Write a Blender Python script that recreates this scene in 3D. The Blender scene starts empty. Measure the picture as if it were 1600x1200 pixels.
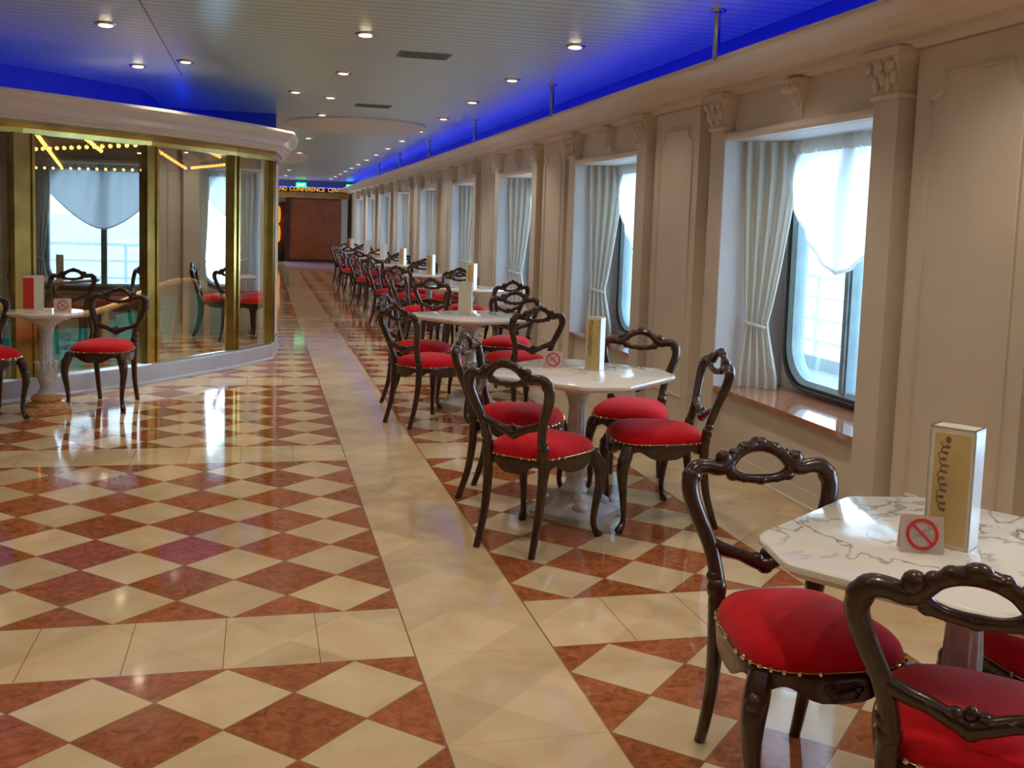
import bpy, bmesh, math, random
from math import sin, cos, pi, sqrt, atan2, radians
from mathutils import Vector, Matrix
random.seed(7)
scene = bpy.context.scene
COL = scene.collection

# ---------------------------------------------------------------- camera
F_PX, PITCH, YAW, ROLL, SHIFT, CAM_H = 1606.36, .095, .2413, .033, 95.7, 1.5176
cam_data = bpy.data.cameras.new('camera')
cam = bpy.data.objects.new('camera', cam_data); COL.objects.link(cam)
fwd = Vector((sin(YAW)*cos(PITCH), cos(YAW)*cos(PITCH), -sin(PITCH)))
r0 = Vector((cos(YAW), -sin(YAW), 0)); u0 = r0.cross(fwd)
rr = cos(ROLL)*r0 + sin(ROLL)*u0
uu = -sin(ROLL)*r0 + cos(ROLL)*u0
M = Matrix((rr, uu, -fwd)).transposed().to_4x4(); M.translation = (0, 0, CAM_H)
cam.matrix_world = M
cam_data.sensor_width = 36; cam_data.sensor_fit = 'HORIZONTAL'
cam_data.lens = F_PX/1600*36
cam_data.shift_y = -SHIFT/1600
cam_data.clip_start = .02; cam_data.clip_end = 5000
scene.camera = cam

# ---------------------------------------------------------------- world, exposure
scene.view_settings.view_transform = 'Standard'
scene.view_settings.look = 'None'
scene.view_settings.gamma = 1
scene.view_settings.use_curve_mapping = False
scene.view_settings.exposure = 0.48
SKY = 9.5
world = bpy.data.worlds.new('sky'); scene.world = world; world.use_nodes = True
nt = world.node_tree; nt.nodes.clear()
wo = nt.nodes.new('ShaderNodeOutputWorld'); bg = nt.nodes.new('ShaderNodeBackground')
tc = nt.nodes.new('ShaderNodeTexCoord'); sp = nt.nodes.new('ShaderNodeSeparateXYZ'); cr = nt.nodes.new('ShaderNodeValToRGB')
nt.links.new(tc.outputs['Generated'], sp.inputs[0]); nt.links.new(sp.outputs['Z'], cr.inputs[0])
cr.color_ramp.elements[0].position = 0.0; cr.color_ramp.elements[0].color = (.74, .87, 1, 1)
cr.color_ramp.elements[1].position = .6; cr.color_ramp.elements[1].color = (.45, .68, 1, 1)
nt.links.new(cr.outputs[0], bg.inputs[0]); bg.inputs[1].default_value = SKY
nt.links.new(bg.outputs[0], wo.inputs[0])

CEIL = 2.8
LAMP_W = 13.0        # power of one ceiling downlight
BLUE = 3.2           # strength of the blue cove strips
# (x, y) of every ceiling downlight, part of the room
DOWN = [(2.16, 7.17), (.69, 7.32), (-1.05, 7.69), (-1.06, 9.70), (2.15, 9.03), (.69, 9.29), (-.63, 9.23),
        (2.16, 10.85), (2.18, 12.76), (.70, 11.2), (.33, 10.9)]
for j in range(1, 12):
    DOWN.append((2.17, 12.76+1.9*j))
for j in range(0, 12):
    if j % 2 == 0: DOWN.append((.72, 13.1+1.95*j))
for y in (5.3, 3.4, 1.5, -.6, -2.6):
    DOWN += [(2.16, y), (.69, y+.1), (-1.05, y+.3), (-2.9, y+.3), (-4.8, y+.3)]

# ---------------------------------------------------------------- materials
def new_mat(name):
    m = bpy.data.materials.new(name); m.use_nodes = True
    return m, m.node_tree, m.node_tree.nodes['Principled BSDF']
def pmat(name, col, rough=.5, metal=0, coat=0, noise=0, nscale=8, bump=0, bscale=40, spec=.5, sheen=0, trans=0, emit=None, es=0):
    m, t, b = new_mat(name)
    b.inputs['Base Color'].default_value = (*col, 1); b.inputs['Roughness'].default_value = rough
    b.inputs['Metallic'].default_value = metal; b.inputs['Coat Weight'].default_value = coat
    b.inputs['Specular IOR Level'].default_value = spec
    b.inputs['Sheen Weight'].default_value = sheen; b.inputs['Transmission Weight'].default_value = trans
    if emit: b.inputs['Emission Color'].default_value = (*emit, 1); b.inputs['Emission Strength'].default_value = es
    tcn = t.nodes.new('ShaderNodeTexCoord')
    if noise:
        n = t.nodes.new('ShaderNodeTexNoise'); n.inputs['Scale'].default_value = nscale; n.inputs['Detail'].default_value = 5
        t.links.new(tcn.outputs['Object'], n.inputs['Vector'])
        r = t.nodes.new('ShaderNodeValToRGB')
        r.color_ramp.elements[0].position = .3; r.color_ramp.elements[1].position = .7
        r.color_ramp.elements[0].color = (*[c*(1-noise) for c in col], 1)
        r.color_ramp.elements[1].color = (*[min(1, c*(1+noise)) for c in col], 1)
        t.links.new(n.outputs['Fac'], r.inputs[0]); t.links.new(r.outputs[0], b.inputs['Base Color'])
    if bump:
        n = t.nodes.new('ShaderNodeTexNoise'); n.inputs['Scale'].default_value = bscale; n.inputs['Detail'].default_value = 4
        t.links.new(tcn.outputs['Object'], n.inputs['Vector'])
        bp = t.nodes.new('ShaderNodeBump'); bp.inputs['Strength'].default_value = bump; bp.inputs['Distance'].default_value = .01
        t.links.new(n.outputs['Fac'], bp.inputs['Height']); t.links.new(bp.outputs[0], b.inputs['Normal'])
    return m
def emat(name, col, s):
    m = bpy.data.materials.new(name); m.use_nodes = True; t = m.node_tree; t.nodes.clear()
    e = t.nodes.new('ShaderNodeEmission'); o = t.nodes.new('ShaderNodeOutputMaterial')
    e.inputs[0].default_value = (*col, 1); e.inputs[1].default_value = s; t.links.new(e.outputs[0], o.inputs[0])
    return m

D = .424; SL, SR = .540, 1.041; FY0 = 3.905; PERIOD = 3.0; FIELD = 6*D; RB = SR+3*D
def floor_mat():
    m, t, b = new_mat('marble_floor')
    N, L = t.nodes, t.links
    g = N.new('ShaderNodeTexCoord'); s = N.new('ShaderNodeSeparateXYZ'); L.new(g.outputs['Object'], s.inputs[0])
    X, Y = s.outputs[0], s.outputs[1]
    def mt(op, a, bb=None, c=None):
        n = N.new('ShaderNodeMath'); n.operation = op
        for i, v in enumerate((a, bb, c)):
            if v is None: continue
            if isinstance(v, (int, float)): n.inputs[i].default_value = v
            else: L.new(v, n.inputs[i])
        return n.outputs[0]
    v = mt('FLOORED_MODULO', mt('SUBTRACT', Y, FY0), PERIOD)
    in_field = mt('LESS_THAN', v, FIELD)
    left = mt('LESS_THAN', X, SL); right = mt('GREATER_THAN', X, SR); inb = mt('LESS_THAN', X, RB)
    strip = mt('MULTIPLY', mt('SUBTRACT', 1, left), mt('SUBTRACT', 1, right))
    u = mt('DIVIDE', mt('SUBTRACT', X, mt('MULTIPLY_ADD', right, SR-SL, SL)), D)
    vv = mt('DIVIDE', v, D)
    du = mt('ABSOLUTE', mt('SUBTRACT', u, mt('ROUND', u))); dv = mt('ABSOLUTE', mt('SUBTRACT', vv, mt('ROUND', vv)))
    dd = mt('SUBTRACT', mt('ADD', du, dv), .5)
    red = mt('LESS_THAN', dd, 0)
    side = mt('ADD', left, mt('MULTIPLY', right, inb))
    fld = mt('MULTIPLY', in_field, side)
    redmask = mt('MULTIPLY', red, fld)
    def line(dist, w): return mt('LESS_THAN', mt('ABSOLUTE', dist), w)
    g1 = mt('MULTIPLY', line(dd, .011), fld)
    band = mt('MULTIPLY', mt('SUBTRACT', 1, in_field), side)
    jx = mt('MODULO', mt('ABSOLUTE', mt('SUBTRACT', X, mt('MULTIPLY_ADD', right, SR-SL, SL))), .325)
    g2 = mt('MULTIPLY', mt('LESS_THAN', jx, .0035), band)
    g3 = mt('MULTIPLY', mt('ADD', mt('LESS_THAN', v, .005), line(mt('SUBTRACT', v, FIELD), .003)), side)
    g4 = mt('ADD', line(mt('SUBTRACT', X, SL), .003), mt('ADD', line(mt('SUBTRACT', X, SR), .003), line(mt('SUBTRACT', X, RB), .003)))
    g5 = mt('MULTIPLY', mt('LESS_THAN', mt('MODULO', v, FIELD/4), .003), mt('SUBTRACT', 1, side))
    gr = mt('MINIMUM', mt('ADD', mt('ADD', g1, g2), mt('ADD', g3, mt('ADD', g4, mt('MULTIPLY', g5, .35)))), 1)
    # per tile variation
    def noise(sc, det, dist=0):
        n = N.new('ShaderNodeTexNoise'); n.inputs['Scale'].default_value = sc; n.inputs['Detail'].default_value = det
        n.inputs['Distortion'].default_value = dist; L.new(g.outputs['Object'], n.inputs['Vector']); return n.outputs['Fac']
    def ramp(f, p0, c0, p1, c1):
        r = N.new('ShaderNodeValToRGB'); r.color_ramp.elements[0].position = p0; r.color_ramp.elements[1].position = p1
        r.color_ramp.elements[0].color = (*c0, 1); r.color_ramp.elements[1].color = (*c1, 1); L.new(f, r.inputs[0]); return r.outputs[0]
    cream = ramp(noise(3.5, 6, .6), .3, (.54, .39, .22), .7, (.66, .51, .32))
    rust = ramp(noise(22, 8, 1.2), .3, (.22, .055, .017), .72, (.44, .145, .05))
    def mix(f, a, bb):
        n = N.new('ShaderNodeMix'); n.data_type = 'RGBA'; L.new(f, n.inputs[0])
        for i, c in ((6, a), (7, bb)):
            if isinstance(c, tuple): n.inputs[i].default_value = (*c, 1)
            else: L.new(c, n.inputs[i])
        return n.outputs[2]
    cb = N.new('ShaderNodeCombineXYZ')
    L.new(mt('ROUND', mt('ADD', u, vv)), cb.inputs[0]); L.new(mt('ROUND', mt('SUBTRACT', u, vv)), cb.inputs[1]); L.new(mt('MULTIPLY', fld, 3), cb.inputs[2])
    wn = N.new('ShaderNodeTexWhiteNoise'); L.new(cb.outputs[0], wn.inputs[0])
    base = mix(gr, mix(redmask, cream, rust), (.26, .13, .06))
    hs = N.new('ShaderNodeHueSaturation'); L.new(base, hs.inputs['Color']); L.new(mt('MULTIPLY_ADD', wn.outputs[0], .22, .90), hs.inputs['Value'])
    L.new(hs.outputs[0], b.inputs['Base Color'])
    L.new(mt('MULTIPLY_ADD', noise(9, 3), .06, .05), b.inputs['Roughness'])
    b.inputs['Specular IOR Level'].default_value = .36
    b.inputs['Coat Weight'].default_value = .12; b.inputs['Coat Roughness'].default_value = .04
    bp = N.new('ShaderNodeBump'); bp.inputs['Strength'].default_value = .03; bp.inputs['Distance'].default_value = .02
    L.new(noise(1.6, 2), bp.inputs['Height']); L.new(bp.outputs[0], b.inputs['Normal'])
    return m

def ceiling_mat(name, col):
    m, t, b = new_mat(name); N, L = t.nodes, t.links
    g = N.new('ShaderNodeTexCoord'); s = N.new('ShaderNodeSeparateXYZ'); L.new(g.outputs['Object'], s.inputs[0])
    mo = N.new('ShaderNodeMath'); mo.operation = 'FLOORED_MODULO'; mo.inputs[1].default_value = .125; L.new(s.outputs[1], mo.inputs[0])
    lt = N.new('ShaderNodeMath'); lt.operation = 'LESS_THAN'; lt.inputs[1].default_value = .018; L.new(mo.outputs[0], lt.inputs[0])
    mx = N.new('ShaderNodeMix'); mx.data_type = 'RGBA'; L.new(lt.outputs[0], mx.inputs[0])
    mx.inputs[6].default_value = (*col, 1); mx.inputs[7].default_value = (*[c*.5 for c in col], 1)
    L.new(mx.outputs[2], b.inputs['Base Color'])
    b.inputs['Metallic'].default_value = .2; b.inputs['Roughness'].default_value = .3
    bp = N.new('ShaderNodeBump'); bp.invert = True; bp.inputs['Strength'].default_value = .5; bp.inputs['Distance'].default_value = .004
    L.new(lt.outputs[0], bp.inputs['Height']); L.new(bp.outputs[0], b.inputs['Normal'])
    return m

def vein_mat(name, base, vein, rough=.12, scale=2.2, width=.035):
    m, t, b = new_mat(name); N, L = t.nodes, t.links
    g = N.new('ShaderNodeTexCoord')
    n = N.new('ShaderNodeTexNoise'); n.inputs['Scale'].default_value = scale; n.inputs['Detail'].default_value = 7; n.inputs['Distortion'].default_value = 1.4
    L.new(g.outputs['Object'], n.inputs['Vector'])
    r = N.new('ShaderNodeValToRGB'); e = r.color_ramp.elements
    e[0].position = .5-width; e[0].color = (*base, 1); e[1].position = .5+width*.8; e[1].color = (*base, 1)
    k = e.new(.5); k.color = (*vein, 1)
    L.new(n.outputs['Fac'], r.inputs[0])
    n2 = N.new('ShaderNodeTexNoise'); n2.inputs['Scale'].default_value = 1.3; L.new(g.outputs['Object'], n2.inputs['Vector'])
    r2 = N.new('ShaderNodeValToRGB'); r2.color_ramp.elements[0].position = .42; r2.color_ramp.elements[1].position = .6
    L.new(n2.outputs['Fac'], r2.inputs[0])
    mx = N.new('ShaderNodeMix'); mx.data_type = 'RGBA'; L.new(r2.outputs[0], mx.inputs[0]); mx.inputs[6].default_value = (*base, 1); L.new(r.outputs[0], mx.inputs[7])
    L.new(mx.outputs[2], b.inputs['Base Color']); b.inputs['Roughness'].default_value = rough
    b.inputs['Coat Weight'].default_value = .3; b.inputs['Coat Roughness'].default_value = .05
    return m

def glass_mat(name, tint, refl, rough=0.0):
    m = bpy.data.materials.new(name); m.use_nodes = True; t = m.node_tree; t.nodes.clear()
    o = t.nodes.new('ShaderNodeOutputMaterial'); mx = t.nodes.new('ShaderNodeMixShader')
    tr = t.nodes.new('ShaderNodeBsdfTransparent'); gl = t.nodes.new('ShaderNodeBsdfGlossy'); lw = t.nodes.new('ShaderNodeLayerWeight')
    lw.inputs[0].default_value = .5
    mr = t.nodes.new('ShaderNodeMath'); mr.operation = 'MULTIPLY_ADD'; mr.inputs[1].default_value = .45; mr.inputs[2].default_value = refl
    mr.use_clamp = True
    tr.inputs[0].default_value = (*tint, 1); gl.inputs['Roughness'].default_value = rough; gl.inputs[0].default_value = (.95, 1, .98, 1)
    t.links.new(lw.outputs['Fresnel'], mr.inputs[0]); t.links.new(mr.outputs[0], mx.inputs[0])
    t.links.new(tr.outputs[0], mx.inputs[1]); t.links.new(gl.outputs[0], mx.inputs[2]); t.links.new(mx.outputs[0], o.inputs[0])
    return m

def cloth_mat(name, col, trans=.5):
    m = bpy.data.materials.new(name); m.use_nodes = True; t = m.node_tree; t.nodes.clear()
    o = t.nodes.new('ShaderNodeOutputMaterial'); mx = t.nodes.new('ShaderNodeMixShader'); mx.inputs[0].default_value = trans
    d = t.nodes.new('ShaderNodeBsdfDiffuse'); r = t.nodes.new('ShaderNodeBsdfTranslucent')
    g = t.nodes.new('ShaderNodeTexCoord'); w = t.nodes.new('ShaderNodeTexNoise'); w.inputs['Scale'].default_value = 60
    t.links.new(g.outputs['Object'], w.inputs['Vector'])
    bp = t.nodes.new('ShaderNodeBump'); bp.inputs['Strength'].default_value = .15; bp.inputs['Distance'].default_value = .005
    t.links.new(w.outputs['Fac'], bp.inputs['Height']); t.links.new(bp.outputs[0], d.inputs['Normal'])
    d.inputs[0].default_value = (*col, 1); r.inputs[0].default_value = (*col, 1)
    t.links.new(d.outputs[0], mx.inputs[1]); t.links.new(r.outputs[0], mx.inputs[2]); t.links.new(mx.outputs[0], o.inputs[0])
    return m

MT = dict(
    floor=floor_mat(),
    ceiling=ceiling_mat('ceiling_slats', (.54, .72, .70)),
    wall=pmat('cream_paint', (.70, .62, .52), .45, noise=.04, nscale=3),
    reveal=pmat('white_paint', (.66, .66, .66), .5, noise=.03, nscale=3),
    cornice=pmat('cornice_paint', (.74, .65, .55), .5, noise=.03, nscale=4),
    line=pmat('moulding_shade', (.50, .40, .29), .5, noise=.05),
    sill=vein_mat('sill_marble', (.42, .17, .09), (.6, .4, .3), .08, 6),
    table=vein_mat('table_marble', (.80, .77, .72), (.07, .06, .06), .12, 2.6, .022),
    stone=pmat('pedestal_stone', (.62, .62, .62), .35, noise=.2, nscale=14, bump=.4, bscale=30),
    amber=vein_mat('amber_marble', (.62, .30, .11), (.8, .6, .4), .15, 7),
    wood=pmat('mahogany', (.042, .015, .008), .25, coat=.32, noise=.35, nscale=9, bump=.15, bscale=30),
    velvet=pmat('red_velvet', (.56, .004, .012), .8, noise=.10, nscale=30, sheen=.12, spec=.12),
    brass=pmat('brass', (.72, .46, .14), .2, 1, noise=.15, nscale=6),
    nail=pmat('nail_brass', (.85, .65, .35), .25, 1),
    gold=pmat('antique_gold', (.50, .36, .10), .25, 1, noise=.25, nscale=5),
    chrome=pmat('chrome', (.55, .52, .48), .25, 1),
    steel=pmat('window_steel', (.30, .42, .44), .35, .3, noise=.08),
    rubber=pmat('dark_gasket', (.05, .06, .065), .4),
    plinth=pmat('plinth_paint', (.50, .54, .66), .3, coat=.3, noise=.04),
    pane=glass_mat('partition_glass', (.68, .78, .74), .22),
    winglass=glass_mat('window_glass', (.93, .97, .97), .03),
    curtain=cloth_mat('curtain_cloth', (.80, .76, .66), .35),
    swag=cloth_mat('sheer_swag', (.92, .93, .92), .72),
    card=pmat('menu_card', (.80, .74, .62), .35, coat=.3),
    cardgold=pmat('menu_gold', (.66, .47, .20), .35, coat=.4, noise=.15, nscale=9),
    cardwhite=pmat('menu_white', (.85, .86, .90), .3, coat=.3),
    ink=pmat('brown_ink', (.22, .14, .07), .6),
    redcard=pmat('red_card', (.62, .03, .03), .4),
    signcard=pmat('sign_card', (.82, .70, .64), .35, coat=.4),
    signred=pmat('sign_red', (.65, .03, .03), .5),
    grey=pmat('sign_grey', (.35, .35, .33), .5),
    vent=pmat('vent_grey', (.20, .26, .24), .5, .3),
    beige=pmat('ceiling_beige', (.66, .58, .48), .5),
    doorwood=pmat('door_wood', (.34, .085, .028), .25, coat=.3, noise=.25, nscale=3),
    darkwood=pmat('dark_wood', (.05, .02, .012), .3, coat=.2, noise=.3, nscale=5),
    rail=pmat('rail_wood', (.60, .30, .12), .25, coat=.4, noise=.2, nscale=6),
    teal=pmat('teal_glass_panel', (.05, .62, .66), .1, .2, coat=.8),
    lounge=pmat('lounge_wall', (.22, .20, .16), .6, noise=.1),
    loungefloor=pmat('lounge_floor', (.10, .06, .04), .25, noise=.2),
    rug=pmat('purple_carpet', (.17, .05, .08), .95, noise=.3, nscale=20),
    deck=pmat('deck_planks', (.42, .47, .50), .5, noise=.12, nscale=4),
    white=pmat('white_enamel', (.80, .82, .84), .35),
    sea=pmat('sea_water', (.38, .52, .66), .35, noise=.25, nscale=.05, bump=.4, bscale=.6),
    picture=pmat('dark_picture', (.06, .035, .03), .4, noise=.4, nscale=12),
    skin=pmat('plaster_white', (.7, .72, .78), .5),
    cove=pmat('cove_blue_paint', (.03, .06, .60), .6),  # saturated glow of the blue strips put into the cove's base colour
    blue=emat('blue_strip', (.01, .035, 1.0), BLUE),
    lamp=emat('warm_lamp', (1, .78, .52), 14),
    lampdim=emat('dim_lamp', (1, .72, .50), 1.6),
    bulb=emat('amber_bulb', (1, .40, .07), 5),
    goldlight=emat('lit_gold', (1, .46, .03), .9),
    green=emat('exit_green', (.03, .75, .25), 1.6),
    exitwhite=emat('exit_white', (.8, 1, .85), 1.6),
    amberlamp=emat('amber_sconce', (1, .42, .06), .55),
)

# ---------------------------------------------------------------- helpers
def link(name, bm, mat, parent=None, smooth=True, angle=40, recalc=True):
    if recalc: bmesh.ops.recalc_face_normals(bm, faces=bm.faces)
    me = bpy.data.meshes.new(name); bm.to_mesh(me); bm.free()
    for mm in (mat if isinstance(mat, (list, tuple)) else [mat]): me.materials.append(mm)
    if smooth:
        for p in me.polygons: p.use_smooth = True
        me.set_sharp_from_angle(angle=radians(angle))
    o = bpy.data.objects.new(name, me); COL.objects.link(o)
    if parent: o.parent = parent
    return o
def tag(o, label=None, cat=None, group=None, kind=None):
    if label: o['label'] = label
    if cat: o['category'] = cat
    if group: o['group'] = group
    if kind: o['kind'] = kind
    return o
def empty(name, loc=(0, 0, 0), rz=0):
    o = bpy.data.objects.new(name, None); COL.objects.link(o); o.location = loc; o.rotation_euler = (0, 0, rz)
    o.empty_display_size = .1
    return o
def copy_tree(o, parent=None):
    c = o.copy(); COL.objects.link(c)
    if parent: c.parent = parent
    for ch in list(o.children): copy_tree(ch, c)
    return c
def box(bm, x0, x1, y0, y1, z0, z1, mi=0, mtx=None):
    vs = [bm.verts.new((x, y, z)) for x in (x0, x1) for y in (y0, y1) for z in (z0, z1)]
    if mtx:
        for v in vs: v.co = mtx @ v.co
    fs = []
    for f in ((0, 1, 3, 2), (4, 6, 7, 5), (0, 4, 5, 1), (2, 3, 7, 6), (0, 2, 6, 4), (1, 5, 7, 3)):
        fc = bm.faces.new([vs[i] for i in f]); fc.material_index = mi; fs.append(fc)
    return vs
def struct(name, bm, mat, smooth=False, parent=None):
    o = link(name, bm, mat, parent, smooth)
    if not parent: o['kind'] = 'structure'
    return o
def catmull(pts, n=4):
    """pts: list of tuples (x,y,z,r...) -> smoothed list"""
    out = []
    P = [pts[0]]+list(pts)+[pts[-1]]
    for i in range(1, len(P)-2):
        a, b, c, d = P[i-1], P[i], P[i+1], P[i+2]
        for k in range(n):
            t = k/n
            out.append(tuple(.5*((2*b[j])+(-a[j]+c[j])*t+(2*a[j]-5*b[j]+4*c[j]-d[j])*t*t+(-a[j]+3*b[j]-3*c[j]+d[j])*t**3) for j in range(len(b))))
    out.append(tuple(pts[-1]))
    return out
def tube(bm, pts, seg=10, sub=4, flat=1.0, closed=False, mi=0):
    P = catmull(pts, sub) if sub > 1 else [tuple(p) for p in pts]
    n = len(P); V = [Vector(p[:3]) for p in P]
    rings = []; prev = None
    for i in range(n):
        if closed: tng = (V[(i+1) % n]-V[i-1])
        else: tng = V[min(i+1, n-1)]-V[max(i-1, 0)]
        if tng.length < 1e-9: tng = Vector((0, 0, 1))
        tng.normalize()
        if prev is None:
            a = Vector((0, 1, 0)) if abs(tng.y) < .9 else Vector((1, 0, 0))
            prev = (a-tng*a.dot(tng)).normalized()
        else:
            prev = (prev-tng*prev.dot(tng)).normalized()
        b = tng.cross(prev)
        r = max(P[i][3], 1e-4)
        rings.append([bm.verts.new(V[i]+prev*(r*flat*cos(2*pi*k/seg))+b*(r*sin(2*pi*k/seg))) for k in range(seg)])
    m = n if closed else n-1
    for i in range(m):
        A, B = rings[i], rings[(i+1) % n]
        for k in range(seg):
            f = bm.faces.new((A[k], A[(k+1) % seg], B[(k+1) % seg], B[k])); f.material_index = mi
    if not closed:
        bm.faces.new(rings[0]).material_index = mi; bm.faces.new(list(reversed(rings[-1]))).material_index = mi
def blob(bm, c, r, s=(1, 1, 1), u=10, v=7, mi=0):
    mt = Matrix.Translation(c) @ Matrix.Diagonal((r*s[0], r*s[1], r*s[2], 1))
    res = bmesh.ops.create_uvsphere(bm, u_segments=u, v_segments=v, radius=1, matrix=mt)
    for x in res['verts']:
        for f in x.link_faces: f.material_index = mi
def lathe(bm, prof, seg=20, lobes=0, lamp=0, c=(0, 0, 0), zr=None):
    rings = []
    for (r, z) in prof:
        a_ = lamp if (zr and zr[0] <= z <= zr[1]) else 0
        rings.append([bm.verts.new((c[0]+r*(1+a_*cos(lobes*2*pi*k/seg))*cos(2*pi*k/seg), c[1]+r*(1+a_*cos(lobes*2*pi*k/seg))*sin(2*pi*k/seg), c[2]+z)) for k in range(seg)])
    for A, B in zip(rings, rings[1:]):
        for k in range(seg): bm.faces.new((A[k], A[(k+1) % seg], B[(k+1) % seg], B[k]))
    bm.faces.new(rings[0]); bm.faces.new(rings[-1])
def loops(bm, rings, cap0=True, cap1=True, mi=0):
    R = [[bm.verts.new(p) for p in r] for r in rings]
    n = len(R[0])
    for A, B in zip(R, R[1:]):
        for k in range(n): bm.faces.new((A[k], A[(k+1) % n], B[(k+1) % n], B[k])).material_index = mi
    if cap0: bm.faces.new(R[0]).material_index = mi
    if cap1: bm.faces.new(R[-1]).material_index = mi
def extrude_profile(bm, prof, y0, y1):
    A = [bm.verts.new((x, y0, z)) for x, z in prof]; B = [bm.verts.new((x, y1, z)) for x, z in prof]
    n = len(prof)
    for k in range(n): bm.faces.new((A[k], A[(k+1) % n], B[(k+1) % n], B[k]))
    bm.faces.new(A); bm.faces.new(B)

# ---------------------------------------------------------------- room shell
YB, YE = -5.0, 36.4
WX = 3.04                       # wall face
bm = bmesh.new(); box(bm, -8.2, 3.5, YB-.2, YE+4.2, -.12, 0); struct('floor', bm, MT['floor'])
bm = bmesh.new(); box(bm, -8.2, 3.5, YB-.2, YE+.3, CEIL, CEIL+.1); struct('ceiling', bm, MT['ceiling'])
bm = bmesh.new(); box(bm, -8.2, 3.5, YB-.3, YB, 0, CEIL); struct('wall_back', bm, MT['wall'])
bm = bmesh.new(); box(bm, -8.4, -8.2, YB-.2, 40, 0, CEIL); struct('wall_left', bm, MT['wall'])

KS = list(range(-2, 9)); P_W = 3.27
def wy(k): return 4.54+P_W*k, 6.21+P_W*k       # window opening in y
ZS, ZT = .505, 2.11
bm = bmesh.new()
edges = [YB]
for k in KS: edges += list(wy(k))
edges.append(YE)
for i in range(0, len(edges), 2): box(bm, WX, 3.45, edges[i], edges[i+1], 0, CEIL)
for k in KS:
    a, b = wy(k)
    box(bm, 2.96, 3.45, a, b, 0, ZS-.03); box(bm, 2.965, 3.45, a, b, ZT, 2.45); box(bm, WX, 3.45, a, b, 2.45, CEIL)
struct('wall_right', bm, MT['wall'])

# cornice along the window wall, with the cove ledge behind its lip
bm = bmesh.new()
prof = [(3.06, 2.385), (2.93, 2.39), (2.90, 2.405), (2.86, 2.41), (2.86, 2.435), (2.82, 2.44), (2.78, 2.455), (2.735, 2.462), (2.72, 2.475), (2.66, 2.478),
        (2.62, 2.488), (2.58, 2.50), (2.57, 2.51), (2.57, 2.53), (2.60, 2.53), (2.60, 2.50), (3.06, 2.50)]
extrude_profile(bm, prof, YB, YE); struct('trim_1', bm, MT['cornice'])
bm = bmesh.new(); box(bm, 2.86, 2.92, YB, YE-.1, 2.50, 2.525)
tag(link('light_strip', bm, MT['blue'], smooth=False), 'long blue glowing light strip in the cove above the window wall', 'light strip')
bm = bmesh.new(); box(bm, WX-.004, WX, YB, YE, 2.50, CEIL); struct('trim_cove_right', bm, MT['cove'])
bm = bmesh.new(); box(bm, WX-.085, WX, YB, YE, 0, .10); box(bm, WX-.10, WX, YB, YE, 0, .02); struct('baseboard_right', bm, MT['cornice'])

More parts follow.
